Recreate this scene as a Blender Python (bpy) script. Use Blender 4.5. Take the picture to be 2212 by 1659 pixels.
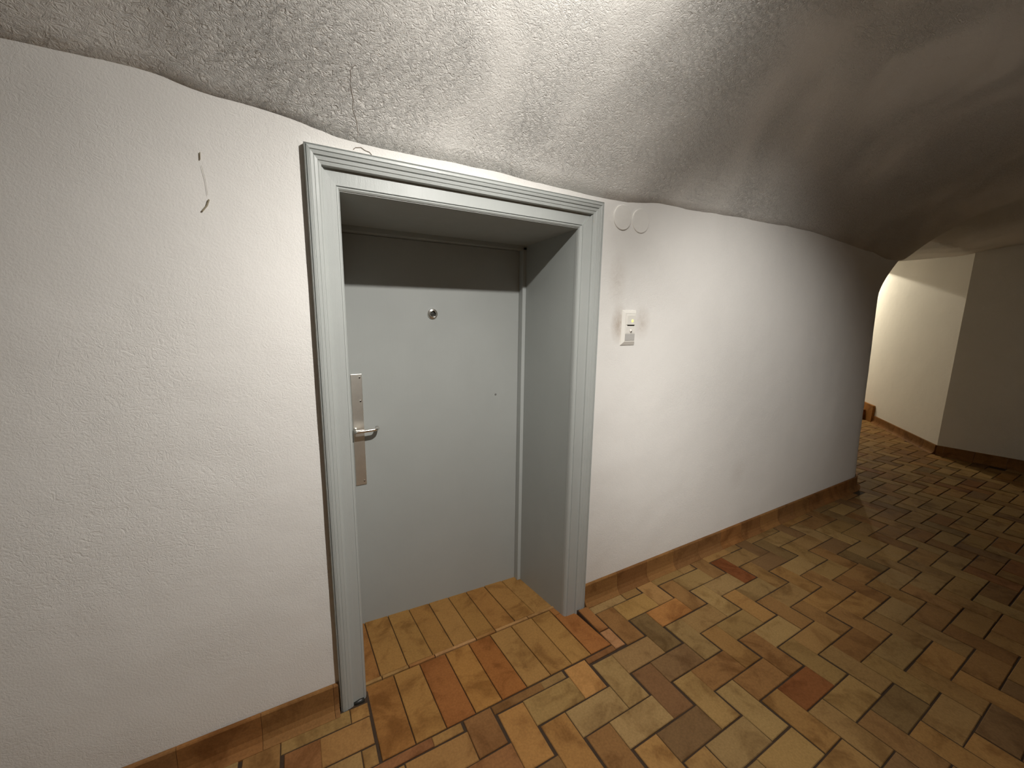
import bpy, bmesh, math, random
from mathutils import Vector, noise, Matrix

random.seed(7)
for o in list(bpy.data.objects):
    bpy.data.objects.remove(o)
scene = bpy.context.scene
COL = scene.collection

# ------------------------------------------------------------------ camera
CAM_POS = Vector((-0.0724, -1.5171, 1.5609))
YAW, PITCH, ROLL = 0.5093, -0.1649, 0.0148
FPX = 850.83
cy, sy, cp, sp = math.cos(YAW), math.sin(YAW), math.cos(PITCH), math.sin(PITCH)
FWD = Vector((sy*cp, cy*cp, sp))
_r = Vector((cy, -sy, 0)); _u = _r.cross(FWD)
RIGHT = _r*math.cos(ROLL) + _u*math.sin(ROLL)
UP = _u*math.cos(ROLL) - _r*math.sin(ROLL)
cam_data = bpy.data.cameras.new('camera')
cam_data.sensor_width = 36.0
cam_data.lens = FPX/2212*36
cam_data.clip_start = 0.02
cam = bpy.data.objects.new('camera', cam_data)
m = Matrix((RIGHT, UP, -FWD)).transposed().to_4x4()
m.translation = CAM_POS
cam.matrix_world = m
COL.objects.link(cam)
scene.camera = cam

# ------------------------------------------------------------------ world, lights, exposure
world = bpy.data.worlds.new('world'); scene.world = world
world.use_nodes = True
world.node_tree.nodes['Background'].inputs[0].default_value = (0.0, 0.0, 0.0, 1)
world.node_tree.nodes['Background'].inputs[1].default_value = 0.0
vs = scene.view_settings
vs.view_transform = 'Standard'; vs.look = 'None'; vs.gamma = 1.0
vs.use_curve_mapping = False
vs.exposure = 0.26

LAMP1 = Vector((0.65, -1.09, 2.596))      # ceiling lamp of the corridor
LAMP1_AIM = LAMP1+Vector((-0.14, 0.28, -1.0))
LAMP1_POWER = 118.0
LAMP1_FILL = 45.0                        # added fill spot at the lamp, evens out the ceiling light
WALL_FILL = Vector((1.22, -2.00, 2.45))       # added unseen fill spot, brightens the wall right of the door
WALL_FILL_AIM = Vector((2.46, 0.0, 1.08))
WALL_FILL_POWER = 142.0
LAMP2 = Vector((8.65, 2.20, 2.62))        # lamp around the corner
LAMP2_POWER = 130.0

def spot(name, pos, aim, power, size_deg, blend, radius, color):
    d = bpy.data.lights.new(name, 'SPOT')
    d.energy = power; d.spot_size = math.radians(size_deg); d.spot_blend = blend
    d.shadow_soft_size = radius; d.color = color
    o = bpy.data.objects.new(name, d); COL.objects.link(o)
    o.location = pos
    o.rotation_euler = (Vector(aim)-Vector(pos)).to_track_quat('-Z', 'Y').to_euler()
    return o
spot('corridor_light', LAMP1, LAMP1_AIM, LAMP1_POWER, 120, 1.0, 0.022, (1.0, 0.97, 0.92))
spot('corridor_light', WALL_FILL, WALL_FILL_AIM, WALL_FILL_POWER, 64, 1.0, 0.03, (1.0, 0.97, 0.92))  # added fill, not a lamp of the corridor
spot('ceiling_fill', LAMP1, LAMP1+Vector((-0.18, 1.0, -0.05)), LAMP1_FILL, 178, 1.0, 0.022, (1.0, 0.97, 0.92))  # extra fill added beside the main beam for the ceiling
spot('passage_light', LAMP2, LAMP2+Vector((0, 0, -1)), LAMP2_POWER, 153, 0.03, 0.03, (1.0, 0.90, 0.68))

# ------------------------------------------------------------------ helpers
def tag(o, label=None, cat=None, group=None, kind=None):
    if label: o['label'] = label
    if cat: o['category'] = cat
    if group: o['group'] = group
    if kind: o['kind'] = kind
    return o

def mesh_obj(name, verts, faces, mat=None, parent=None, smooth=False):
    me = bpy.data.meshes.new(name)
    me.from_pydata([tuple(v) for v in verts], [], faces)
    me.update()
    if mat: me.materials.append(mat)
    if smooth:
        for p in me.polygons: p.use_smooth = True
    o = bpy.data.objects.new(name, me); COL.objects.link(o)
    if parent: o.parent = parent
    return o

def bm_obj(name, bm, mat=None, parent=None, smooth=False):
    bmesh.ops.recalc_face_normals(bm, faces=bm.faces)
    me = bpy.data.meshes.new(name); bm.to_mesh(me); bm.free()
    if mat: me.materials.append(mat)
    if smooth:
        for p in me.polygons: p.use_smooth = True
    o = bpy.data.objects.new(name, me); COL.objects.link(o)
    if parent: o.parent = parent
    return o

def empty(name, loc=(0, 0, 0)):
    o = bpy.data.objects.new(name, None); COL.objects.link(o)
    o.location = loc; o.empty_display_size = 0.05
    return o

def add_box(bm, x0, x1, y0, y1, z0, z1, bevel=0.0, seg=2):
    vs_ = [bm.verts.new(p) for p in ((x0, y0, z0), (x1, y0, z0), (x1, y1, z0), (x0, y1, z0),
                                    (x0, y0, z1), (x1, y0, z1), (x1, y1, z1), (x0, y1, z1))]
    fs = [bm.faces.new([vs_[i] for i in f]) for f in ((3, 2, 1, 0), (4, 5, 6, 7), (0, 1, 5, 4), (1, 2, 6, 5), (2, 3, 7, 6), (3, 0, 4, 7))]
    if bevel > 0:
        es = {e for f in fs for e in f.edges}
        bmesh.ops.bevel(bm, geom=list(es), offset=bevel, segments=seg, affect='EDGES', profile=0.5)
    return vs_

def add_prism8(bm, bot, top):
    """hexahedron from 4 bottom and 4 top points"""
    v = [bm.verts.new(p) for p in list(bot)+list(top)]
    for f in ((3, 2, 1, 0), (4, 5, 6, 7), (0, 1, 5, 4), (1, 2, 6, 5), (2, 3, 7, 6), (3, 0, 4, 7)):
        bm.faces.new([v[i] for i in f])

def add_lathe(bm, prof, center, axis='y', n=32, sy_=-1):
    """prof: list (r, h); h measured along -y (towards the corridor) or along z"""
    rings = []
    for r, h in prof:
        ring = []
        for k in range(n):
            a = 2*math.pi*k/n
            if axis == 'y':
                p = (center[0]+r*math.cos(a), center[1]+sy_*h, center[2]+r*math.sin(a))
            else:
                p = (center[0]+r*math.cos(a), center[1]+r*math.sin(a), center[2]+h)
            ring.append(bm.verts.new(p))
        rings.append(ring)
    for a, b in zip(rings, rings[1:]):
        for k in range(n):
            bm.faces.new((a[k], a[(k+1) % n], b[(k+1) % n], b[k]))
    if prof[0][0] > 1e-6: bm.faces.new(rings[0])
    if prof[-1][0] > 1e-6: bm.faces.new(rings[-1])

def add_tube(bm, pts, rad, n=12):
    pts = [Vector(p) for p in pts]
    rings = []
    up = Vector((0, 0, 1))
    for i, p in enumerate(pts):
        d = (pts[min(i+1, len(pts)-1)]-pts[max(i-1, 0)]).normalized()
        a = d.cross(up)
        if a.length < 1e-3: a = d.cross(Vector((1, 0, 0)))
        a.normalize(); b = a.cross(d)
        r = rad[i] if isinstance(rad, (list, tuple)) else rad
        rx, ry = r if isinstance(r, tuple) else (r, r)
        rings.append([bm.verts.new(p+a*rx*math.cos(2*math.pi*k/n)+b*ry*math.sin(2*math.pi*k/n)) for k in range(n)])
    for a, b in zip(rings, rings[1:]):
        for k in range(n):
            bm.faces.new((a[k], a[(k+1) % n], b[(k+1) % n], b[k]))
    bm.faces.new(rings[0]); bm.faces.new(rings[-1])

def smoothstep(a, b, x):
    t = max(0.0, min(1.0, (x-a)/(b-a))); return t*t*(3-2*t)

def interp(tab, x):
    if x <= tab[0][0]: return tab[0][1]
    for (x0, y0), (x1, y1) in zip(tab, tab[1:]):
        if x <= x1:
            t = (x-x0)/(x1-x0); t = t*t*(3-2*t)
            return y0+(y1-y0)*t
    return tab[-1][1]

# ------------------------------------------------------------------ materials
class NT:
    def __init__(self, name):
        self.m = bpy.data.materials.new(name); self.m.use_nodes = True
        self.t = self.m.node_tree
        self.b = self.t.nodes['Principled BSDF']
        self.x = -300
    def n(self, typ, **kw):
        nd = self.t.nodes.new(typ); self.x -= 40; nd.location = (self.x, 0)
        for k, v in kw.items():
            if k in nd.inputs.keys(): nd.inputs[k].default_value = v
            else: setattr(nd, k, v)
        return nd
    def l(self, a, b): self.t.links.new(a, b)
    def noise(self, scale, detail=3, rough=0.5, dist=0.0, vec=None):
        nd = self.n('ShaderNodeTexNoise'); nd.inputs['Scale'].default_value = scale
        nd.inputs['Detail'].default_value = detail; nd.inputs['Roughness'].default_value = rough
        nd.inputs['Distortion'].default_value = dist
        if vec is not None: self.l(vec, nd.inputs['Vector'])
        return nd.outputs['Fac']
    def ramp(self, fac, stops):
        r = self.n('ShaderNodeValToRGB'); el = r.color_ramp.elements
        while len(el) > len(stops): el.remove(el[-1])
        while len(el) < len(stops): el.new(0.5)
        for e, (p, c) in zip(el, stops):
            e.position = p; e.color = (*c, 1) if len(c) == 3 else c
        self.l(fac, r.inputs[0]); return r.outputs[0]
    def mix(self, fac, a, b, mode='MIX'):
        x = self.n('ShaderNodeMix', data_type='RGBA', blend_type=mode)
        for s, v in ((0, fac), (6, a), (7, b)):
            if isinstance(v, (int, float)): x.inputs[s].default_value = v
            elif isinstance(v, tuple): x.inputs[s].default_value = (*v, 1)
            else: self.l(v, x.inputs[s])
        return x.outputs[2]
    def math(self, op, a, b=0.0, c=None):
        x = self.n('ShaderNodeMath', operation=op)
        for s, v in enumerate((a, b) if c is None else (a, b, c)):
            if isinstance(v, (int, float)): x.inputs[s].default_value = v
            else: self.l(v, x.inputs[s])
        return x.outputs[0]
    def bump(self, h, strength, dist):
        b = self.n('ShaderNodeBump'); b.inputs['Strength'].default_value = strength
        b.inputs['Distance'].default_value = dist
        self.l(h, b.inputs['Height']); self.l(b.outputs[0], self.b.inputs['Normal'])
        return b
    def obj(self): return self.n('ShaderNodeTexCoord').outputs['Object']
    def set(self, color=None, rough=None, metal=None, spec=None):
        if color is not None:
            if isinstance(color, tuple): self.b.inputs['Base Color'].default_value = (*color, 1)
            else: self.l(color, self.b.inputs['Base Color'])
        if rough is not None:
            if isinstance(rough, (int, float)): self.b.inputs['Roughness'].default_value = rough
            else: self.l(rough, self.b.inputs['Roughness'])
        if metal is not None: self.b.inputs['Metallic'].default_value = metal
        if spec is not None: self.b.inputs['Specular IOR Level'].default_value = spec

def mat_plaster(name, base, coarse, dist, smudge=False):
    t = NT(name); o = t.obj()
    mapp = t.n('ShaderNodeMapping'); mapp.inputs['Rotation'].default_value = (0.3, 0.5, 0.9)
    mapp.inputs['Scale'].default_value = (1.0, 1.7, 1.0); t.l(o, mapp.inputs[0])
    fine = t.noise(170, 3, 0.55, 0.0, o)
    med = t.noise(46, 4, 0.6, 1.6, mapp.outputs[0])
    rid = t.math('ABSOLUTE', t.math('SUBTRACT', med, 0.5))
    rid = t.math('SUBTRACT', 1.0, t.math('MULTIPLY', rid, 5.0))
    rid = t.math('MAXIMUM', rid, 0.0)
    mask = t.ramp(t.noise(1.6, 2, 0.5, 0.4, o), [(0.38, (0.12,)*3), (0.62, (1,)*3)])
    big = t.noise(7.0, 3, 0.5, 0.3, o)
    h = t.math('ADD', t.math('MULTIPLY', fine, 0.35),
               t.math('ADD', t.math('MULTIPLY', t.math('MULTIPLY', rid, mask), coarse), t.math('MULTIPLY', big, 1.2)))
    t.bump(h, 1.0, dist)
    tone = t.noise(2.2, 4, 0.6, 0.5, o)
    col = t.mix(tone, tuple(c*0.95 for c in base), tuple(min(1, c*1.04) for c in base))
    if smudge:
        # grime rubbed into the paint around the switch
        for (cx, cz, rx, rz, amt) in ((1.395, 1.54, 0.06, 0.11, 0.62), (1.56, 1.55, 0.07, 0.10, 0.32), (1.37, 1.76, 0.07, 0.16, 0.22), (2.6, 0.52, 0.10, 0.12, 0.12)):
            mp = t.n('ShaderNodeMapping'); mp.vector_type = 'POINT'
            mp.inputs['Location'].default_value = (-cx/rx, 0, -cz/rz)
            mp.inputs['Scale'].default_value = (1/rx, 0.0, 1/rz); t.l(o, mp.inputs[0])
            ln = t.n('ShaderNodeVectorMath', operation='LENGTH'); t.l(mp.outputs[0], ln.inputs[0])
            f = t.math('MULTIPLY', t.math('MAXIMUM', t.math('SUBTRACT', 1.0, ln.outputs['Value']), 0.0),
                       t.math('MULTIPLY', t.noise(38, 4, 0.6, 0.6, o), 2.0*amt))
            col = t.mix(f, col, (0.36, 0.27, 0.19))
    t.set(col, 0.8, spec=0.25)
    return t.m

M_WALL = mat_plaster('white_plaster_wall', (0.82, 0.80, 0.765), 0.25, 0.0022, smudge=True)
M_BACK = mat_plaster('darkened_back_plaster', (0.30, 0.27, 0.235), 0.25, 0.0022)  # unseen back wall, darkened so it bounces less light
M_CEIL = mat_plaster('white_plaster_ceiling', (0.80, 0.78, 0.74), 0.95, 0.0050)

def mat_paint(name, base, rough, bump=0.0006, chips=0.0):
    t = NT(name); o = t.obj()
    mp = t.n('ShaderNodeMapping'); mp.inputs['Scale'].default_value = (1, 1, 0.12); t.l(o, mp.inputs[0])
    streak = t.noise(90, 3, 0.5, 0.0, mp.outputs[0])
    orange = t.noise(260, 2, 0.5, 0.0, o)
    t.bump(t.math('ADD', streak, t.math('MULTIPLY', orange, 0.4)), 0.6, bump)
    tone = t.noise(3.5, 4, 0.6, 0.3, o)
    col = t.mix(tone, tuple(c*0.93 for c in base), tuple(c*1.06 for c in base))
    if chips:
        f = t.ramp(t.noise(16, 5, 0.65, 0.4, o), [(0.70, (0, 0, 0)), (0.735, (1, 1, 1))])
        col = t.mix(t.math('MULTIPLY', f, chips), col, (0.50, 0.42, 0.30))
    t.set(col, t.ramp(t.noise(9, 3, 0.5, 0, o), [(0.3, (rough-0.05,)*3), (0.7, (rough+0.08,)*3)]), spec=0.4)
    return t.m
M_FRAME = mat_paint('grey_gloss_frame_paint', (0.425, 0.445, 0.43), 0.38, 0.0008, chips=0.6)
M_LINING = mat_paint('grey_lining_paint', (0.375, 0.395, 0.38), 0.42, 0.0006)
M_DOOR = mat_paint('grey_door_paint', (0.385, 0.40, 0.385), 0.45, 0.0003)

def mat_brick(name, island=False):
    t = NT(name); o = t.obj()
    if island:
        geo = t.n('ShaderNodeNewGeometry'); rnd = geo.outputs['Random Per Island']
        base = t.ramp(rnd, [(0.0, (0.163, 0.105, 0.044)), (0.25, (0.175, 0.116, 0.051)), (0.45, (0.151, 0.088, 0.036)),
                            (0.62, (0.169, 0.109, 0.045)), (0.8, (0.128, 0.080, 0.035)), (1.0, (0.132, 0.069, 0.029))])
        off = t.n('ShaderNodeVectorMath', operation='ADD'); t.l(o, off.inputs[0])
        cx = t.n('ShaderNodeCombineXYZ'); t.l(t.math('MULTIPLY', rnd, 40.0), cx.inputs[2]); t.l(cx.outputs[0], off.inputs[1])
        vec = off.outputs[0]
    else:
        oi = t.n('ShaderNodeObjectInfo'); base = oi.outputs['Color']
        off = t.n('ShaderNodeVectorMath', operation='ADD'); t.l(o, off.inputs[0])
        cx = t.n('ShaderNodeCombineXYZ'); t.l(t.math('MULTIPLY', oi.outputs['Random'], 40.0), cx.inputs[2]); t.l(cx.outputs[0], off.inputs[1])
        vec = off.outputs[0]
    blot = t.ramp(t.noise(7, 4, 0.58, 0.7, vec), [(0.32, (1.08, 0.90, 0.70)), (0.50, (1.60, 1.44, 1.20)), (0.8, (1.76, 1.60, 1.34))])
    col = t.mix(1.0, base, blot, 'MULTIPLY')
    grain = t.ramp(t.noise(120, 3, 0.6, 0, vec), [(0.3, (0.86,)*3), (0.7, (1.1,)*3)])
    col = t.mix(1.0, col, grain, 'MULTIPLY')
    t.bump(t.math('ADD', t.noise(35, 3, 0.5, 0, vec), t.math('MULTIPLY', t.noise(220, 2, 0.5, 0, vec), 0.25)), 0.6, 0.0016)
    t.set(col, t.ramp(t.noise(14, 3, 0.5, 0, vec), [(0.3, (0.58,)*3), (0.7, (0.74,)*3)]), spec=0.07)
    return t.m
M_BRICK = mat_brick('clay_brick'); M_BRICK_FIELD = mat_brick('clay_brick_field', True)

def mat_simple(name, color, rough=0.5, metal=0.0, spec=0.5, nscale=0, namt=0.1, bump=0.0):
    t = NT(name); o = t.obj()
    if nscale:
        f = t.noise(nscale, 3, 0.5, 0.2, o)
        t.set(t.mix(f, tuple(c*(1-namt) for c in color), tuple(min(1, c*(1+namt)) for c in color)), rough, metal, spec)
        if bump: t.bump(f, 0.5, bump)
    else:
        t.set(color, rough, metal, spec)
    return t.m
M_MORTAR = mat_simple('dark_mortar', (0.040, 0.021, 0.009), 0.9, nscale=60, namt=0.35, bump=0.002)
M_STEEL = mat_simple('brushed_steel', (0.80, 0.77, 0.71), 0.46, 1.0, nscale=25, namt=0.10)
M_CHROME = mat_simple('polished_chrome', (0.80, 0.77, 0.72), 0.22, 1.0, nscale=40, namt=0.04)
M_DARK = mat_simple('dark_recess', (0.02, 0.019, 0.016), 0.4, nscale=30, namt=0.2)
M_GLASS_DARK = mat_simple('peephole_lens', (0.02, 0.019, 0.015), 0.5, nscale=80, namt=0.2)
M_PLASTIC = mat_simple('ivory_switch_plastic', (0.80, 0.775, 0.72), 0.35, nscale=30, namt=0.02)
M_SENSOR = mat_simple('grey_sensor_lens', (0.50, 0.485, 0.46), 0.45, nscale=200, namt=0.08)
M_DISC = mat_simple('painted_cover', (0.81, 0.79, 0.75), 0.75, spec=0.25, nscale=60, namt=0.03, bump=0.0012)
M_MARK = mat_simple('wall_scuff', (0.30, 0.26, 0.18), 0.8, nscale=60, namt=0.2)
M_CRACK = mat_simple('crack_shadow', (0.24, 0.20, 0.16), 0.9, nscale=60, namt=0.3)
M_LAMPBODY = mat_simple('white_lamp_metal', (0.75, 0.75, 0.73), 0.4, nscale=30, namt=0.03)
t = NT('indicator_glow'); t.set((0.9, 0.85, 0.2), 0.4)
_f = t.noise(60, 2, 0.5, 0, t.obj())
t.l(t.mix(_f, (1.0, 0.86, 0.10), (1.0, 0.92, 0.2)), t.b.inputs['Emission Color']); t.b.inputs['Emission Strength'].default_value = 1.3
M_LED = t.m
t = NT('lamp_glow'); t.set((1, 1, 1), 0.4)
_f = t.noise(60, 2, 0.5, 0, t.obj())
t.l(t.mix(_f, (1.0, 0.92, 0.8), (1.0, 0.94, 0.84)), t.b.inputs['Emission Color']); t.b.inputs['Emission Strength'].default_value = 6.0
M_BULB = t.m

# ------------------------------------------------------------------ vault and walls
SPRING = [(-3.2, 2.20), (-0.63, 2.198), (-0.38, 2.203), (-0.235, 2.182), (0.0, 2.172), (0.6, 2.182), (1.24, 2.170), (1.42, 2.158), (1.75, 2.156),
          (2.33, 2.176), (3.14, 2.190), (4.12, 2.138), (4.5, 2.114), (4.7, 2.12), (5.4, 2.36), (6.7, 2.36), (8.2, 2.53), (9.0, 2.76), (10.5, 2.78)]
CW = 2.40                                   # corridor width
RISE = 0.62
_h = CW/2; VR = (_h*_h+RISE*RISE)/(2*RISE)
def arc(d):
    d = max(0.0, min(CW, d)); return math.sqrt(VR*VR-(_h-d)**2)-(VR-RISE)
def ceil_z(x, y):
    d = -y
    wx = smoothstep(4.3, 6.0, x)
    z = interp(SPRING, x)+arc(d)*(1-0.85*wx)
    cove = smoothstep(-0.1, 0.2, x)*(1-smoothstep(1.2, 1.7, x))
    z -= 0.045*cove*math.exp(-max(d, 0)/0.045)
    amp = 0.0045+0.0015*smoothstep(1.2, 3, x)
    z += amp*noise.noise(Vector((x*3.1, y*3.1, 0.3)))+0.0026*noise.noise(Vector((x*9, y*9, 4.0)))
    z += 0.0016*noise.noise(Vector((x*26, y*26, 9.0)))
    return z

W_OUT, H_OUT = 1.2405, 2.10                 # casing outside size
X_END, R_END = 4.86, 0.36                   # rounded wall end

def frange(a, b, st):
    n = max(1, int(round((b-a)/st))); return [a+(b-a)*i/n for i in range(n+1)]

# wall with the door
path = []                                   # (x, y, nx, ny)
for x in frange(-3.2, 0.05, 0.05): path.append((x, 0, 0, -1))
for x in frange(0.05, 1.19, 0.057)[1:]: path.append((x, 0, 0, -1))
for x in frange(1.19, X_END-R_END, 0.05)[1:]: path.append((x, 0, 0, -1))
for k in range(1, 15):
    a = math.pi/2*k/14
    path.append((X_END-R_END+R_END*math.sin(a), R_END-R_END*math.cos(a), math.sin(a), -math.cos(a)))
for y in frange(R_END, 3.6, 0.15)[1:]: path.append((X_END, y, 1, 0))
zrows = frange(-0.12, 2.05, 0.0434)
NTOP = 5
verts, faces = [], []
for (x, y, nx, ny) in path:
    zt = (ceil_z(x, y-0.01) if y < 0.02 else ceil_z(x, 0.0))+0.03
    if x > 4.2: zt = max(zt, 2.30)
    if y > 0.2: zt = 2.75
    w = smoothstep(3.7, 4.55, x)
    for r in range(len(zrows)+NTOP):
        z = zrows[r] if r < len(zrows) else 2.05+(zt-2.05)*(r-len(zrows)+1)/NTOP
        und = 0.005*noise.noise(Vector((x*1.4, y*1.4, z*1.4)))+0.0018*noise.noise(Vector((x*7, y*7+3, z*7)))
        if -0.15 < x < 1.4 and y == 0: und = min(und, 0.004)
        dx = w*(-0.085*min(z, 1.85)+0.75*max(0.0, z-1.80)**1.5*2.2)
        verts.append((x+nx*und+dx, y+ny*und, z))
NR = len(zrows)+NTOP
for i in range(len(path)-1):
    for r in range(NR-1):
        xm = (path[i][0]+path[i+1][0])/2
        if path[i][1] == 0 and 0.05 < xm < 1.19 and r < len(zrows)-1: continue
        a = i*NR+r
        faces.append((a, a+NR, a+NR+1, a+1))
wall_front = mesh_obj('wall_front', verts, faces, M_WALL, smooth=True)
tag(wall_front, kind='structure')
def solid(o, t, off):
    md = o.modifiers.new('thickness', 'SOLIDIFY'); md.thickness = t; md.offset = off; md.use_even_offset = False
solid(wall_front, 0.05, -1)

def plain_wall(name, pts, zt, step=0.12):
    """vertical plaster wall along a polyline, room on the left-hand side of the direction"""
    vv, ff = [], []
    P = []
    for (a, b) in zip(pts, pts[1:]):
        a = Vector(a); b = Vector(b); n = max(1, int((b-a).length/step))
        for i in range(n): P.append(a+(b-a)*i/n)
    P.append(Vector(pts[-1]))
    rows = 16
    for p in P:
        for r in range(rows):
            z = -0.1+(zt(p.x, p.y)+0.1)*r/(rows-1)
            vv.append((p.x, p.y, z))
    for i in range(len(P)-1):
        for r in range(rows-1):
            a = i*rows+r; ff.append((a, a+rows, a+rows+1, a+1))
    o = mesh_obj(name, vv, ff, M_WALL, smooth=False)
    for p_ in o.data.polygons: p_.use_smooth = False
    tag(o, kind='structure'); solid(o, 0.06, 1)
    return o
C1 = (6.70, -0.013); C0 = (7.10, -2.46)
UW = Vector((0.779, 0.627)); NW = Vector((-0.627, 0.779))
def on_far(tt, off=0.0):
    p = Vector(C1)+UW*tt+NW*off; return p
zt_far = lambda x, y: ceil_z(x, min(y, 0.0))+0.03
wall_right = plain_wall('wall_right', [C0, C1, tuple(on_far(4.6))], zt_far)
wall_back = plain_wall('wall_back', [(-3.2, -2.42), (7.10, -2.42)], lambda x, y: ceil_z(x, y)+0.25)
wall_back.data.materials[0] = M_BACK
wall_left = plain_wall('wall_left', [(-3.18, 0.02), (-3.18, -2.45)], lambda x, y: ceil_z(x, y)+0.05)
wall_end = plain_wall('wall_passage_end', [tuple(on_far(4.5)), (4.6, 3.55)], lambda x, y: 2.75)

# vaulted ceiling
xs = frange(-3.25, -0.9, 0.10)+frange(-0.9, 3.0, 0.03)[1:]+frange(3.0, 5.4, 0.05)[1:]+frange(5.4, 10.6, 0.15)[1:]
ys = frange(-2.5, -1.3, 0.08)+frange(-1.3, 0.05, 0.025)[1:]+frange(0.05, 3.7, 0.12)[1:]
NY = len(ys)
verts = [(x, y, ceil_z(x, y)) for x in xs for y in ys]
faces = []
for i in range(len(xs)-1):
    for j in range(NY-1):
        if ys[j+1] > 0.055 and xs[i+1] < 4.35: continue
        a = i*NY+j
        faces.append((a, a+1, a+NY+1, a+NY))
ceiling = mesh_obj('ceiling', verts, faces, M_CEIL, smooth=True)
tag(ceiling, kind='structure'); solid(ceiling, 0.05, -1)

# hairline crack in the vault above the door
def ray(px, py):
    return RIGHT*((px-1106)/FPX)-UP*((py-829.5)/FPX)+FWD
from mathutils.bvhtree import BVHTree
_bvh_c = BVHTree.FromPolygons([Vector(v) for v in verts], faces)
_bvh_w = BVHTree.FromPolygons([v.co.copy() for v in wall_front.data.vertices], [tuple(p.vertices) for p in wall_front.data.polygons])
def hit_ceiling(px, py):
    d = ray(px, py).normalized(); best = None
    for b in (_bvh_c, _bvh_w):
        h = b.ray_cast(CAM_POS, d)
        if h[0] is not None and (best is None or h[3] < best[1]): best = (h[0], h[3])
    return best[0]
crack_pts = [hit_ceiling(*q) for q in ((768, 138), (757, 152), (757, 185), (763, 215), (762, 235), (771, 265), (773, 285), (771, 306))]
bm = bmesh.new()
add_tube(bm, crack_pts, [0.0005, 0.0010, 0.0008, 0.0011, 0.0009, 0.0010, 0.0009, 0.0005], 6)
bm_obj('plaster_crack', bm, M_CRACK, ceiling)
crack_pts = [hit_ceiling(*q) for q in ((763, 323), (768, 319), (780, 319), (788, 325), (798, 329), (803, 335))]
bm = bmesh.new(); add_tube(bm, [p+Vector((0, -0.001, 0)) for p in crack_pts], 0.0012, 6)
bm_obj('plaster_crack', bm, M_CRACK, wall_front)

# scuffs on the wall
for pts, r in (([(-0.258, 1.893), (-0.264, 1.876), (-0.277, 1.858)], 0.0022), ([(-0.268, 2.02), (-0.269, 2.0)], 0.0012),
               ([(-0.268, 1.985), (-0.262, 1.95), (-0.260, 1.905)], 0.0003)):
    bm = bmesh.new(); add_tube(bm, [(x, -0.0035-0.005*noise.noise(Vector((x*1.4, 0, z*1.4))), z) for x, z in pts], r, 6)
    bm_obj('wall_scuff', bm, M_MARK, wall_front)

# ------------------------------------------------------------------ floor with herringbone bricks
bm = bmesh.new()
ZB = -0.0045
for (x0, x1, y0, y1) in ((-3.2, 10.5, -2.45, -0.288), (-3.2, 0.108, -0.288, 0.02), (1.188, 4.4, -0.288, 0.02), (4.4, 10.5, -0.288, 3.7)):
    add_box(bm, x0, x1, y0, y1, -0.13, ZB)
floor = bm_obj('floor', bm, M_MORTAR)
tag(floor, kind='structure')

MX, MY = 0.1215, 0.1175
def lattice_rect(i, j, horizontal):
    y1 = -0.566-j*MY
    y0 = y1-(MY if horizontal else 2*MY)
    yc = (y0+y1)/2
    xo = 1.2445-0.06*max(yc, -0.9)
    x0 = xo+i*MX
    x1 = x0+(2*MX if horizontal else MX)
    return x0, x1, y0, y1

def subtract(r, e):
    x0, x1, y0, y1 = r; a0, a1, b0, b1 = e
    if a0 >= x1 or a1 <= x0 or b0 >= y1 or b1 <= y0: return [r]
    out = []
    if y0 < b0: out.append((x0, x1, y0, b0)); y0 = b0
    if y1 > b1: out.append((x0, x1, b1, y1)); y1 = b1
    if x0 < a0: out.append((x0, a0, y0, y1))
    if x1 > a1: out.append((a1, x1, y0, y1))
    return out

EXC = [(0.100, 1.192, -0.2905, 9), (1.192, 1.252, -0.324, 9), (-9, 4.35, -0.030, 9)]
rects = []
for i in range(-40, 68):
    for j in range(-30, 18):
        for hz in (True, False):
            if (i-j-1) % 4 == 0 and hz: pass
            elif (i-j) % 4 == 0 and not hz: pass
            else: continue
            r = lattice_rect(i, j, hz)
            xc, yc = (r[0]+r[1])/2, (r[2]+r[3])/2
            if xc < -3.0 or yc < -2.36 or xc > 9.6: continue
            # beyond the corner: stay inside the passage
            if yc > 0.0:
                if xc < 4.7: 
                    if not (r[2] < -0.03 and xc < 4.4): 
                        if xc < 4.7: continue
            v = Vector((xc, yc))-Vector(C1)
            if v.dot(NW) < -0.05 and xc > 6.72: continue
            if xc > 6.75 and yc < -0.013 and xc > 6.75+0.164*(-yc): continue
            if yc > 2.6: continue
            rs = [r]
            for e in EXC:
                rs = [q for p in rs for q in subtract(p, e)]
            for q in rs:
                if q[1]-q[0] > 0.018 and q[3]-q[2] > 0.018: rects.append(q)

def pix(p):
    d = Vector(p)-CAM_POS; z = d.dot(FWD)
    if z < 0.05: return None
    return (1106+FPX*d.dot(RIGHT)/z, 829.5-FPX*d.dot(UP)/z)
def proj_area(q):
    pts = [pix(p) for p in ((q[0], q[2], 0), (q[1], q[2], 0), (q[1], q[3], 0), (q[0], q[3], 0))]
    if any(p is None for p in pts): return 0
    if all(p[0] < -10 or p[0] > 2222 or p[1] > 1669 or p[1] < 0 for p in pts): return 0
    s = 0
    for (a, b) in zip(pts, pts[1:]+pts[:1]): s += a[0]*b[1]-a[1]*b[0]
    return abs(s)/2
rects.sort(key=proj_area, reverse=True)

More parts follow.
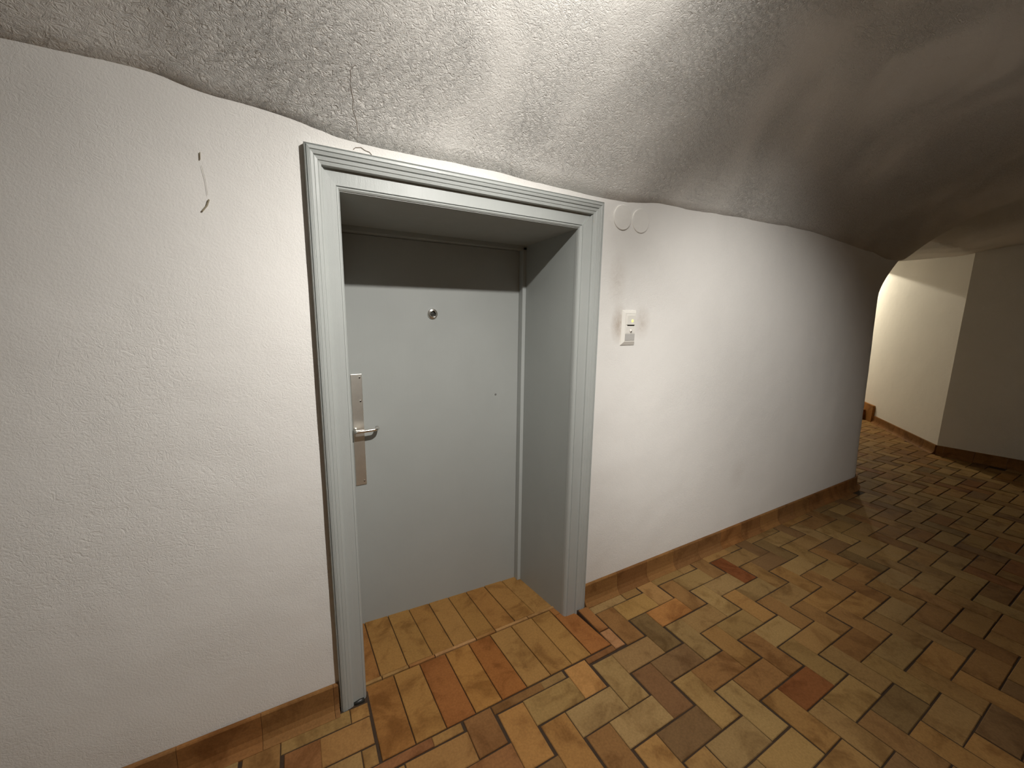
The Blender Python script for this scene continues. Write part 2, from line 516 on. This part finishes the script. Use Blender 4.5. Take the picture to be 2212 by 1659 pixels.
GAP = 0.0029
_brick_cache = {}
def brick_verts(w, l, h=0.03, c=0.0024):
    a, b = w/2, l/2
    vv = [(-a, -b, -h), (a, -b, -h), (a, b, -h), (-a, b, -h),
          (-a, -b, -c), (a, -b, -c), (a, b, -c), (-a, b, -c),
          (-a+c, -b+c, 0), (a-c, -b+c, 0), (a-c, b-c, 0), (-a+c, b-c, 0)]
    ff = [(3, 2, 1, 0), (0, 1, 5, 4), (1, 2, 6, 5), (2, 3, 7, 6), (3, 0, 4, 7),
          (4, 5, 9, 8), (5, 6, 10, 9), (6, 7, 11, 10), (7, 4, 8, 11), (8, 9, 10, 11)]
    return vv, ff
def brick_mesh(w, l):
    key = (round(w, 3), round(l, 3))
    if key not in _brick_cache:
        me = bpy.data.meshes.new('brick'); vv, ff = brick_verts(*key)
        me.from_pydata(vv, [], ff); me.update(); me.materials.append(M_BRICK)
        _brick_cache[key] = me
    return _brick_cache[key]
PAL = [(0.182, 0.122, 0.053), (0.190, 0.133, 0.061), (0.178, 0.111, 0.047), (0.190, 0.113, 0.045), (0.160, 0.094, 0.040),
       (0.176, 0.122, 0.057), (0.188, 0.131, 0.064), (0.146, 0.087, 0.039), (0.180, 0.121, 0.052), (0.168, 0.110, 0.050)]
DARKS = [(0.118, 0.074, 0.038), (0.140, 0.070, 0.031), (0.124, 0.085, 0.041), (0.146, 0.081, 0.034)]
rng = random.Random(21)
# a few bricks that stand out in the photo: floor point -> colour
SPECIAL = [((0.955, -0.36), (0.253, 0.141, 0.055)), ((0.455, -0.36), (0.140, 0.074, 0.032)), ((1.20, -0.56), (0.116, 0.065, 0.033)),
           ((1.48, -0.15), (0.218, 0.141, 0.055)), ((1.73, -0.27), (0.231, 0.116, 0.043)), ((1.83, -0.86), (0.135, 0.057, 0.023)),
           ((0.62, -0.52), (0.211, 0.116, 0.043)), ((1.70, -0.12), (0.218, 0.134, 0.059)), ((0.20, -0.305), (0.149, 0.071, 0.034)),
           ((0.0, -0.15), (0.190, 0.109, 0.045)), ((0.30, -0.40), (0.183, 0.105, 0.043)), ((2.30, -0.30), (0.120, 0.046, 0.019)),
           ((0.75, -0.62), (0.190, 0.105, 0.039)), ((1.16, -0.44), (0.168, 0.109, 0.053))]
for k, q in enumerate(rects[:300]):
    w, l = q[1]-q[0]-2*GAP, q[3]-q[2]-2*GAP
    if w < 0.008 or l < 0.008: continue
    o = bpy.data.objects.new('brick', brick_mesh(w, l)); COL.objects.link(o); o.parent = floor
    o.location = ((q[0]+q[1])/2+rng.uniform(-.0012, .0012), (q[2]+q[3])/2+rng.uniform(-.0012, .0012), rng.uniform(-.0012, .0014))
    o.rotation_euler = (rng.uniform(-.006, .006), rng.uniform(-.006, .006), rng.uniform(-.010, .010))
    c = rng.choice(PAL if rng.random() < 0.80 else DARKS)
    f = rng.uniform(0.88, 1.10); c = tuple(v*f for v in c)
    for (sx, sy_), sc in SPECIAL:
        if q[0] < sx < q[1] and q[2] < sy_ < q[3]: c = sc
    o.color = (*c, 1)
vv, ff = [], []
for q in rects[300:]:
    w, l = q[1]-q[0]-2*GAP, q[3]-q[2]-2*GAP
    if w < 0.008 or l < 0.008: continue
    bv, bf = brick_verts(w, l)
    n0 = len(vv); cx, cyy, cz = (q[0]+q[1])/2, (q[2]+q[3])/2, rng.uniform(-.0012, .0014)
    vv += [(a+cx, b+cyy, c+cz) for a, b, c in bv]
    ff += [tuple(n0+i for i in f) for f in bf]
bf_ = mesh_obj('brick_field', vv, ff, M_BRICK_FIELD, floor); tag(bf_, kind='stuff')

# sloping threshold of long bricks, falling towards the door
def ramp_z(x, y):
    if y < 0.105: return -0.105*(y+0.287)
    zb = -0.041
    u = min(1.0, max(0.0, (x-0.15)/0.9)); zd = -0.055-0.024*u
    return zb+(zd-zb)*(y-0.105)/0.365-0.002
bm = bmesh.new()
RX = frange(0.09, 1.192, 0.1)
def rb(x, y): return (x, y, ramp_z(x, y)-0.006)
for x0, x1 in zip(RX, RX[1:]):
    for y0, y1 in ((-0.288, 0.105), (0.106, 0.52)):
        top = [rb(x0, y0), rb(x1, y0), rb(x1, y1), rb(x0, y1)]
        add_prism8(bm, [(p[0], p[1], -0.2) for p in top], top)
bm_obj('ramp_bed', bm, M_MORTAR, floor)

def quad_brick(name, pts, color, h=0.03, c=0.0024, lift=0.0):
    """brick lying on the ramp from 4 plan corners (ccw), top follows the slope"""
    P = [Vector((x, y, ramp_z(x, y)+lift)) for x, y in pts]
    cen = sum(P, Vector())/4
    def sh(p, d):
        v = cen-p; v.z = 0
        e = Vector((math.copysign(min(d, abs(v.x)), v.x), math.copysign(min(d, abs(v.y)), v.y), 0))
        q = p+e; q.z = ramp_z(q.x, q.y)+lift if False else p.z+(cen.z-p.z)*0.0
        return q
    out = [sh(p, 0.0017) for p in P]
    inn = [sh(p, 0.0017+c) for p in P]
    vv = [(p.x-cen.x, p.y-cen.y, p.z-h-cen.z) for p in out]+[(p.x-cen.x, p.y-cen.y, p.z-c-cen.z) for p in out]+[(p.x-cen.x, p.y-cen.y, p.z-cen.z) for p in inn]
    _, ff = brick_verts(1, 1)
    o = mesh_obj(name, vv, ff, M_BRICK, floor)
    o.location = cen; o.color = (*color, 1)
    return o
F2 = [0.108, 0.230, 0.350, 0.472, 0.591, 0.712, 0.835, 0.953, 1.066]
B2 = [0.106, 0.228, 0.347, 0.472, 0.594, 0.712, 0.836, 0.962, 1.080]
C2 = [(0.179, 0.090, 0.031), (0.205, 0.115, 0.041), (0.179, 0.076, 0.027), (0.217, 0.115, 0.038), (0.179, 0.076, 0.025),
      (0.201, 0.119, 0.046), (0.201, 0.117, 0.044), (0.217, 0.128, 0.047)]
for k in range(8):
    quad_brick('threshold_brick', [(F2[k], -0.287), (F2[k+1], -0.287), (B2[k+1], 0.082), (B2[k], 0.082)], C2[k], lift=rng.uniform(-.001, .001))
quad_brick('threshold_brick', [(1.066, -0.287), (1.190, -0.287), (1.190, 0.03), (1.080, 0.03)], (0.200, 0.088, 0.032), lift=0.001)
quad_brick('threshold_brick', [(1.080, 0.03), (1.150, 0.03), (1.150, 0.105), (1.080, 0.105)], (0.19, 0.09, 0.033))
# narrow strips closing the joint between the two rows
S = [0.106, 0.180, 0.300, 0.425, 0.640, 0.750, 0.945, 1.12]
SC = [(0.228, 0.144, 0.063), (0.220, 0.137, 0.059), (0.198, 0.101, 0.041), (0.281, 0.169, 0.085), (0.205, 0.112, 0.044), (0.251, 0.151, 0.070), (0.220, 0.133, 0.059)]
for k in range(7):
    quad_brick('edging_strip', [(S[k], 0.084), (S[k+1], 0.084), (S[k+1], 0.1045), (S[k], 0.1045)], SC[k], lift=0.003)
F1 = [0.085, 0.176, 0.298, 0.420, 0.527, 0.642, 0.752, 0.875, 1.00, 1.125]
B1 = [0.05, 0.165, 0.286, 0.400, 0.515, 0.632, 0.745, 0.865, 0.985, 1.10]
C1c = [(0.179, 0.090, 0.033), (0.194, 0.112, 0.041), (0.190, 0.112, 0.041), (0.186, 0.104, 0.037), (0.199, 0.115, 0.043), (0.190, 0.108, 0.038),
       (0.194, 0.104, 0.037), (0.198, 0.112, 0.041), (0.201, 0.119, 0.046)]
for k in range(9):
    quad_brick('threshold_brick', [(F1[k], 0.107), (F1[k+1], 0.107), (B1[k+1], 0.50), (B1[k], 0.50)], C1c[k], lift=rng.uniform(-.001, .001))
# edging to the right of the ramp, in front of the right jamb
for (a, b, c) in (((1.188, -0.205), (1.253, -0.030), (0.180, 0.088, 0.036)), ((1.188, -0.322), (1.253, -0.205), (0.235, 0.130, 0.068))):
    w, l = b[0]-a[0]-2*GAP, b[1]-a[1]-2*GAP
    o = bpy.data.objects.new('brick', brick_mesh(w, l)); COL.objects.link(o); o.parent = floor
    o.location = ((a[0]+b[0])/2, (a[1]+b[1])/2, 0.003); o.color = (*c, 1)

# ------------------------------------------------------------------ coved skirting tiles
SK = [(0.000, 0.116), (0.011, 0.116), (0.014, 0.112), (0.016, 0.060), (0.019, 0.036), (0.027, 0.018), (0.040, 0.006), (0.047, 0.0015), (0.047, -0.02), (0.000, -0.02)]
SKC = [(0.150, 0.082, 0.034), (0.132, 0.068, 0.029), (0.165, 0.090, 0.037), (0.140, 0.076, 0.034), (0.156, 0.078, 0.031)]
def skirting(name, pts, normals, tile=0.242, first=0.0, scale=1.0):
    """pts: plan polyline (wall line); normals: towards the room"""
    root = empty(name, (pts[0][0], pts[0][1], 0)); tag(root, kind='structure')
    L = [0]
    for a, b in zip(pts, pts[1:]): L.append(L[-1]+math.hypot(b[0]-a[0], b[1]-a[1]))
    def at(s):
        s = max(0, min(L[-1], s))
        for i in range(len(pts)-1):
            if s <= L[i+1]+1e-9:
                t_ = (s-L[i])/max(1e-9, L[i+1]-L[i])
                p = [pts[i][k]+(pts[i+1][k]-pts[i][k])*t_ for k in (0, 1)]
                n = [normals[i][k]+(normals[i+1][k]-normals[i][k])*t_ for k in (0, 1)]
                return p, n
    s = -first
    k = 0
    while s < L[-1]-0.01:
        a, b = max(0, s+0.0006), min(L[-1], s+tile-0.0006)
        s += tile
        if b-a < 0.012: continue
        nseg = max(1, int((b-a)/0.04)) if len(pts) > 2 else 1
        bm = bmesh.new(); rings = []
        p0, _ = at((a+b)/2)
        for q in range(nseg+1):
            p, n = at(a+(b-a)*q/nseg)
            rings.append([bm.verts.new((p[0]+n[0]*d*scale-pts[0][0], p[1]+n[1]*d*scale-pts[0][1], z)) for d, z in SK])
        for r0, r1 in zip(rings, rings[1:]):
            for q in range(len(SK)):
                bm.faces.new((r0[q], r0[(q+1) % len(SK)], r1[(q+1) % len(SK)], r1[q]))
        bm.faces.new(rings[0]); bm.faces.new(rings[-1])
        o = bm_obj('skirting_tile', bm, M_BRICK, root)
        c = rng.choice(SKC); f = rng.uniform(0.9, 1.1); o.color = (c[0]*f, c[1]*f, c[2]*f, 1)
        k += 1
    return root
skirting('baseboard_left', [(-2.2, -0.001), (-0.004, -0.001)], [(0, -1), (0, -1)], first=0.243*9-1.945-0.242+0.0)
cp_, cn_ = [(1.2415, -0.001), (4.35, -0.001)], [(0, -1), (0, -1)]
for k in range(0, 13):
    a = math.pi/2*k/12
    w = smoothstep(3.7, 4.55, X_END-R_END+R_END*math.sin(a))
    cp_.append((X_END-R_END+R_END*math.sin(a), R_END-R_END*math.cos(a)-0.001)); cn_.append((math.sin(a), -math.cos(a)))
cp_.append((X_END, 1.2)); cn_.append((1, 0))
skirting('baseboard_right', cp_, cn_)
dv = Vector((C1[0]-C0[0], C1[1]-C0[1])).normalized()
skirting('baseboard_end', [C0, C1], [(-dv.y, dv.x)]*2)
skirting('baseboard_far', [C1, tuple(on_far(1.63))], [tuple(NW)]*2)
skirting('baseboard_back', [(-2.0, -2.42), (6.9, -2.42)], [(0, 1)]*2)

# ------------------------------------------------------------------ door frame (trim_1)
frame = empty('trim_1', (0, 0, 0)); tag(frame, kind='structure')
PROF = [(0, -0.02), (0, 0.020), (0.003, 0.027), (0.006, 0.0235), (0.009, 0.029), (0.018, 0.030), (0.020, 0.0262), (0.022, 0.0295), (0.0315, 0.0275), (0.0335, 0.0215),
        (0.0355, 0.0255), (0.046, 0.0238), (0.048, 0.0205), (0.050, 0.0225), (0.0585, 0.0205), (0.0605, 0.0175), (0.061, 0.0035),
        (0.110, 0.0035), (0.1105, -0.001), (0.1130, -0.001), (0.1135, 0.0025), (0.118, 0.002), (0.123, -0.002), (0.1255, -0.008), (0.126, -0.02)]
JAMB = [(0, -0.02), (0, 0.018), (0.003, 0.026), (0.006, 0.0215), (0.009, 0.028), (0.018, 0.0295), (0.020, 0.0282), (0.022, 0.0292), (0.0315, 0.0280), (0.0335, 0.0258),
        (0.0355, 0.0268), (0.046, 0.0250), (0.048, 0.0238), (0.050, 0.0242), (0.0585, 0.0215), (0.0605, 0.0185), (0.061, 0.0125),
        (0.110, 0.0105), (0.1105, 0.007), (0.1130, 0.007), (0.1135, 0.0085), (0.118, 0.0075), (0.123, 0.002), (0.1255, -0.006), (0.126, -0.02)]
SL, SR = 0.80, 1.0
def casing(name, fn0, fn1, PROF=PROF):
    bm = bmesh.new()
    r0 = [bm.verts.new(fn0(u, h)) for u, h in PROF]; r1 = [bm.verts.new(fn1(u, h)) for u, h in PROF]
    n = len(PROF)
    for q in range(n):
        bm.faces.new((r0[q], r0[(q+1) % n], r1[(q+1) % n], r1[q]))
    bm.faces.new(r0); bm.faces.new(r1)
    return bm_obj(name, bm, M_FRAME, frame)
casing('casing_jamb', lambda u, h: (u*SL, -h, -0.05), lambda u, h: (u*SL, -h, H_OUT-u), JAMB)
casing('casing_jamb', lambda u, h: (W_OUT-u*SR, -h, -0.05), lambda u, h: (W_OUT-u*SR, -h, H_OUT-u), JAMB)
casing('casing_head', lambda u, h: (u*SL, -h, H_OUT-u), lambda u, h: (W_OUT-u*SR, -h, H_OUT-u))
# lining boards of the deep reveal
XL0, XL1 = 0.126*SL+0.0, 0.120
XR0, XR1 = 1.1165, 1.093
YB = 0.435
ZS0, ZS1 = 1.974, 1.952
bm = bmesh.new()
add_prism8(bm, [(XL0-0.04, 0.005, -0.19), (XL0, 0.005, -0.19), (XL1, 0.56, -0.19), (XL1-0.04, 0.56, -0.19)],
           [(XL0-0.04, 0.005, 2.0), (XL0, 0.005, 2.0), (XL1, 0.56, 2.0), (XL1-0.04, 0.56, 2.0)])
bm_obj('lining_board', bm, M_LINING, frame)
bm = bmesh.new()
add_prism8(bm, [(XR0, 0.005, -0.19), (XR0+0.04, 0.005, -0.19), (XR1+0.04, 0.56, -0.19), (XR1, 0.56, -0.19)],
           [(XR0, 0.005, 2.0), (XR0+0.04, 0.005, 2.0), (XR1+0.04, 0.56, 2.0), (XR1, 0.56, 2.0)])
bm_obj('lining_board', bm, M_LINING, frame)
bm = bmesh.new()
add_prism8(bm, [(XL0-0.03, 0.005, ZS0), (XR0+0.03, 0.005, ZS0), (XR1+0.03, 0.56, ZS1), (XL1-0.03, 0.56, ZS1)],
           [(XL0-0.03, 0.005, 2.04), (XR0+0.03, 0.005, 2.04), (XR1+0.03, 0.56, 2.04), (XL1-0.03, 0.56, 2.04)])
bm_obj('lining_head', bm, M_LINING, frame)
# inner door frame the leaf closes against
bm = bmesh.new(); add_box(bm, 1.0775, 1.12, YB, 0.53, -0.19, 1.95, 0.002); bm_obj('inner_jamb', bm, M_FRAME, frame)
bm = bmesh.new(); add_box(bm, 0.09, 0.140, YB, 0.53, -0.19, 1.95, 0.002); bm_obj('inner_jamb', bm, M_FRAME, frame)
bm = bmesh.new(); add_box(bm, 0.10, 1.11, YB, 0.53, 1.934, 1.99, 0.002); bm_obj('inner_head', bm, M_LINING, frame)
# broken paint lump at the foot of the left jamb
bm = bmesh.new()
bmesh.ops.create_icosphere(bm, subdivisions=2, radius=0.017)
for v in bm.verts:
    v.co *= 1+0.35*noise.noise(v.co*90)
    v.co = Vector((v.co.x*1.5+0.072, v.co.y*0.8-0.012, v.co.z*0.7-0.004))
bm_obj('broken_plaster', bm, M_DARK, frame, True)

# ------------------------------------------------------------------ door leaf
DX0, DX1 = 0.1415, 1.0765
DY0, DY1 = 0.489, 0.476                     # leaf is slightly out of square
door = empty('door_1', (DX0, DY0, -0.05)); tag(door, kind='structure')
bpy.context.view_layer.update()
def door_y(x): return DY0+(DY1-DY0)*(x-DX0)/(DX1-DX0)
def to_door(o):
    o.parent = door; o.matrix_parent_inverse = Matrix.Translation(-Vector(door.location)); return o
bm = bmesh.new()
add_prism8(bm, [(DX0, DY0, -0.085), (DX1, DY1, -0.085), (DX1, DY1+0.04, -0.085), (DX0, DY0+0.04, -0.085)],
           [(DX0, DY0, 1.932), (DX1, DY1, 1.932), (DX1, DY1+0.04, 1.932), (DX0, DY0+0.04, 1.932)])
to_door(bm_obj('door_leaf', bm, M_DOOR))
# long handle plate
px0, px1, pz0, pz1 = 0.160, 0.2115, 0.722, 1.286
yp = door_y(0.18)
bm = bmesh.new(); add_box(bm, px0, px1, yp-0.0045, yp+0.002, pz0, pz1, 0.0022, 2)
plate = to_door(bm_obj('handle_plate', bm, M_STEEL)); tag(plate, label='long brushed steel handle plate')
for zz in (1.268, 1.152, 0.742):
    bm = bmesh.new(); add_lathe(bm, [(0.0048, 0.0), (0.0048, 0.0012), (0.0030, 0.0016), (0.0022, 0.0006), (0.0, 0.0006)], (0.2005, yp-0.0045, zz), n=14)
    o = bm_obj('screw', bm, M_CHROME, None, True); o.parent = plate
    bm = bmesh.new(); add_lathe(bm, [(0.0026, 0.0), (0.0026, 0.0019), (0.0, 0.0019)], (0.2000, yp-0.0045, zz), n=12)
    o = bm_obj('screw_hole', bm, M_DARK, None, True); o.parent = plate
# lever: rose, neck and bar whose end turns back to the door
hz = 1.012
bm = bmesh.new()
add_lathe(bm, [(0.0105, 0.0), (0.0105, 0.005), (0.0085, 0.007), (0.0085, 0.030)], (0.170, yp-0.0045, hz), n=24)
pts = [(0.160, yp-0.048, hz), (0.170, yp-0.051, hz), (0.195, yp-0.052, hz), (0.225, yp-0.052, hz+0.001), (0.250, yp-0.052, hz+0.002)]
for k in range(1, 7):
    a = math.pi/2*k/6; pts.append((0.250+0.020*math.sin(a), yp-0.032-0.020*math.cos(a), hz+0.002))
pts.append((0.270, yp-0.014, hz+0.002))
add_tube(bm, pts, [(0.0095, 0.008)]*len(pts), 14)
add_tube(bm, [(0.170, yp-0.030, hz), (0.170, yp-0.050, hz)], 0.0085, 14)
lever = to_door(bm_obj('lever_handle', bm, M_CHROME, None, True)); tag(lever, label='polished lever handle')
# peephole
pc = (0.570, door_y(0.57), 1.578)
bm = bmesh.new()
add_lathe(bm, [(0.0265, -0.002), (0.0265, 0.003), (0.0250, 0.0065), (0.0210, 0.0085), (0.0195, 0.0080), (0.0190, 0.0115), (0.0172, 0.0130), (0.0152, 0.0125), (0.0146, 0.010), (0.0146, -0.002)], pc, n=48)
peep = to_door(bm_obj('peephole', bm, M_CHROME, None, True)); tag(peep, label='round chrome peephole')
bm = bmesh.new(); add_lathe(bm, [(0.0145, 0.0), (0.0145, 0.0015), (0.010, 0.0025), (0.0, 0.0030)], pc, n=28)
o = bm_obj('lens', bm, M_GLASS_DARK, None, True); o.parent = peep
# paint blemish on the leaf
bm = bmesh.new(); add_lathe(bm, [(0.0065, 0.0), (0.0055, 0.0006), (0.002, 0.0009), (0.0, 0.0009)], (0.934, door_y(0.934), 1.127), n=12)
to_door(bm_obj('paint_blemish', bm, mat_simple('paint_blemish', (0.20, 0.20, 0.19), 0.5, nscale=90, namt=0.3), None, True))

# ------------------------------------------------------------------ light switch with sensor
sw = empty('light_switch', (1.46, -0.003, 1.522))
tag(sw, 'tall white light switch with glowing yellow dot and grey sensor beside the door', 'light switch')
def to_sw(o):
    o.parent = sw; o.matrix_parent_inverse = Matrix.Translation(-Vector(sw.location)); return o
X0, X1, Z0, Z1 = 1.411, 1.508, 1.433, 1.611
bm = bmesh.new()
b0 = [(X0, 0.004, Z0), (X1, 0.004, Z0), (X1, 0.004, Z1), (X0, 0.004, Z1)]
b1 = [(X0, -0.004, Z0), (X1, -0.004, Z0), (X1, -0.004, Z1), (X0, -0.004, Z1)]
b2 = [(X0+0.016, -0.013, Z0+0.018), (X1-0.008, -0.013, Z0+0.018), (X1-0.008, -0.013, Z1-0.014), (X0+0.016, -0.013, Z1-0.014)]
lv = [[bm.verts.new(p) for p in b] for b in (b0, b1, b2)]
for a, b in zip(lv, lv[1:]):
    for k in range(4): bm.faces.new((a[k], a[(k+1) % 4], b[(k+1) % 4], b[k]))
bm.faces.new(lv[0]); bm.faces.new(lv[-1])
to_sw(bm_obj('cover_plate', bm, M_PLASTIC))
bm = bmesh.new(); add_box(bm, 1.437, 1.494, -0.0175, -0.010, 1.537, 1.588, 0.0022)
btn = to_sw(bm_obj('rocker_button', bm, M_PLASTIC))
bm = bmesh.new(); add_lathe(bm, [(0.0068, 0.0), (0.0064, 0.0014), (0.003, 0.0022), (0.0, 0.0022)], (1.4725, -0.0175, 1.5575), n=20)
o = bm_obj('indicator_light', bm, M_LED, None, True); o.parent = btn; o.matrix_parent_inverse = Matrix.Identity(4); tag(o, label='glowing yellow indicator')
bm = bmesh.new(); add_box(bm, 1.443, 1.491, -0.0145, -0.012, 1.5320, 1.5360); to_sw(bm_obj('slot', bm, M_DARK))
bm = bmesh.new(); add_box(bm, 1.432, 1.497, -0.0145, -0.010, 1.494, 1.530, 0.001); sp_ = to_sw(bm_obj('sensor_housing', bm, M_PLASTIC))
bm = bmesh.new(); add_lathe(bm, [(0.009, 0.0), (0.0075, 0.004), (0.003, 0.0065), (0.0, 0.007)], (1.467, -0.0143, 1.506), n=18)
o = bm_obj('adjusting_knob', bm, M_PLASTIC, None, True); o.parent = sp_
bm = bmesh.new(); add_lathe(bm, [(0.003, 0.0), (0.0025, 0.002), (0.0, 0.002)], (1.466, -0.0195, 1.5025), n=10)
o = bm_obj('knob_pointer', bm, M_DARK, None, True); o.parent = sp_
bm = bmesh.new(); add_box(bm, 1.430, 1.497, -0.0150, -0.010, 1.4570, 1.4915, 0.0012); to_sw(bm_obj('sensor_lens', bm, M_SENSOR))

# two round painted-over junction box covers
for cx, cz, lab in ((1.377, 2.054, 'round white painted-over box cover next to the door frame corner'),
                    (1.500, 2.053, 'round white painted-over box cover on the right of the pair')):
    bm = bmesh.new()
    add_lathe(bm, [(0.0585, -0.006), (0.0585, 0.0038), (0.0570, 0.0055), (0.054, 0.0062), (0.02, 0.0064), (0.0, 0.0064)], (0, 0, 0), n=56)
    o = bm_obj('box_cover', bm, M_DISC, None, False); o.location = (cx, -0.001, cz)
    tag(o, lab, 'box cover', 'round box covers beside the door')

# ------------------------------------------------------------------ first tread of the stairs around the corner
st = empty('stair_step', (on_far(1.9).x, on_far(1.9).y, 0))
tag(st, 'brown brick stair step at the far end of the lit passage', 'stair step')
bm = bmesh.new()
a, b, c, d = on_far(1.86, 0.04), on_far(1.86, 1.4), on_far(2.2, 1.4), on_far(2.2, 0.04)
def loc(p, z): return (p.x-st.location.x, p.y-st.location.y, z)
add_prism8(bm, [loc(p, -0.02) for p in (a, d, c, b)], [loc(p, 0.165) for p in (a, d, c, b)])
o = bm_obj('tread', bm, M_BRICK, st); o.color = (0.16, 0.075, 0.028, 1)
bm = bmesh.new()
a, b, c, d = on_far(1.64, 0.004), on_far(1.64, 0.036), on_far(2.2, 0.036), on_far(2.2, 0.004)
add_prism8(bm, [loc(p, -0.02) for p in (a, d, c, b)], [loc(p, 0.27) for p in (a, d, c, b)])
o = bm_obj('side_tile', bm, M_BRICK, st); o.color = (0.19, 0.098, 0.036, 1)

# ------------------------------------------------------------------ lamp fixtures (above and outside the view)
def fixture(name, pos, aim, ztop, lab):
    root = empty(name, pos); tag(root, lab, 'lamp')
    d = (Vector(aim)-Vector(pos)).normalized()
    q = d.to_track_quat('-Z', 'Y')
    bm = bmesh.new()
    add_lathe(bm, [(0.030, 0.012), (0.034, 0.012), (0.034, 0.040), (0.028, 0.060), (0.0, 0.064)], (0, 0, 0), axis='z', n=28)
    h = bm_obj('lamp_head', bm, M_LAMPBODY, root, True); h.rotation_euler = q.to_euler()
    bm = bmesh.new(); add_lathe(bm, [(0.028, 0.016), (0.015, 0.0135), (0.0, 0.013)], (0, 0, 0), axis='z', n=24)
    o = bm_obj('lamp_glass', bm, M_BULB, root, True); o.rotation_euler = q.to_euler()
    bm = bmesh.new(); add_tube(bm, [-d*0.045, (0, 0, ztop-pos[2]+0.005)], 0.007, 10)
    bm_obj('stem', bm, M_LAMPBODY, root, True)
    bm = bmesh.new(); add_lathe(bm, [(0.045, 0.0), (0.045, 0.012), (0.0, 0.014)], (0, 0, ztop-pos[2]-0.010), axis='z', n=28)
    bm_obj('ceiling_rose', bm, M_LAMPBODY, root, True)
fixture('ceiling_spotlight', LAMP1, LAMP1_AIM, ceil_z(LAMP1.x, LAMP1.y), 'small white ceiling spotlight lighting the door')
fixture('ceiling_spotlight', WALL_FILL, WALL_FILL_AIM, ceil_z(WALL_FILL.x, WALL_FILL.y), 'added unseen fill spotlight turned to the wall right of the door')  # housing invented for the added wall fill
fixture('passage_spotlight', LAMP2, LAMP2+Vector((0, 0, -1)), max(ceil_z(LAMP2.x, 0), LAMP2.z+0.09), 'small white ceiling spotlight around the passage corner')
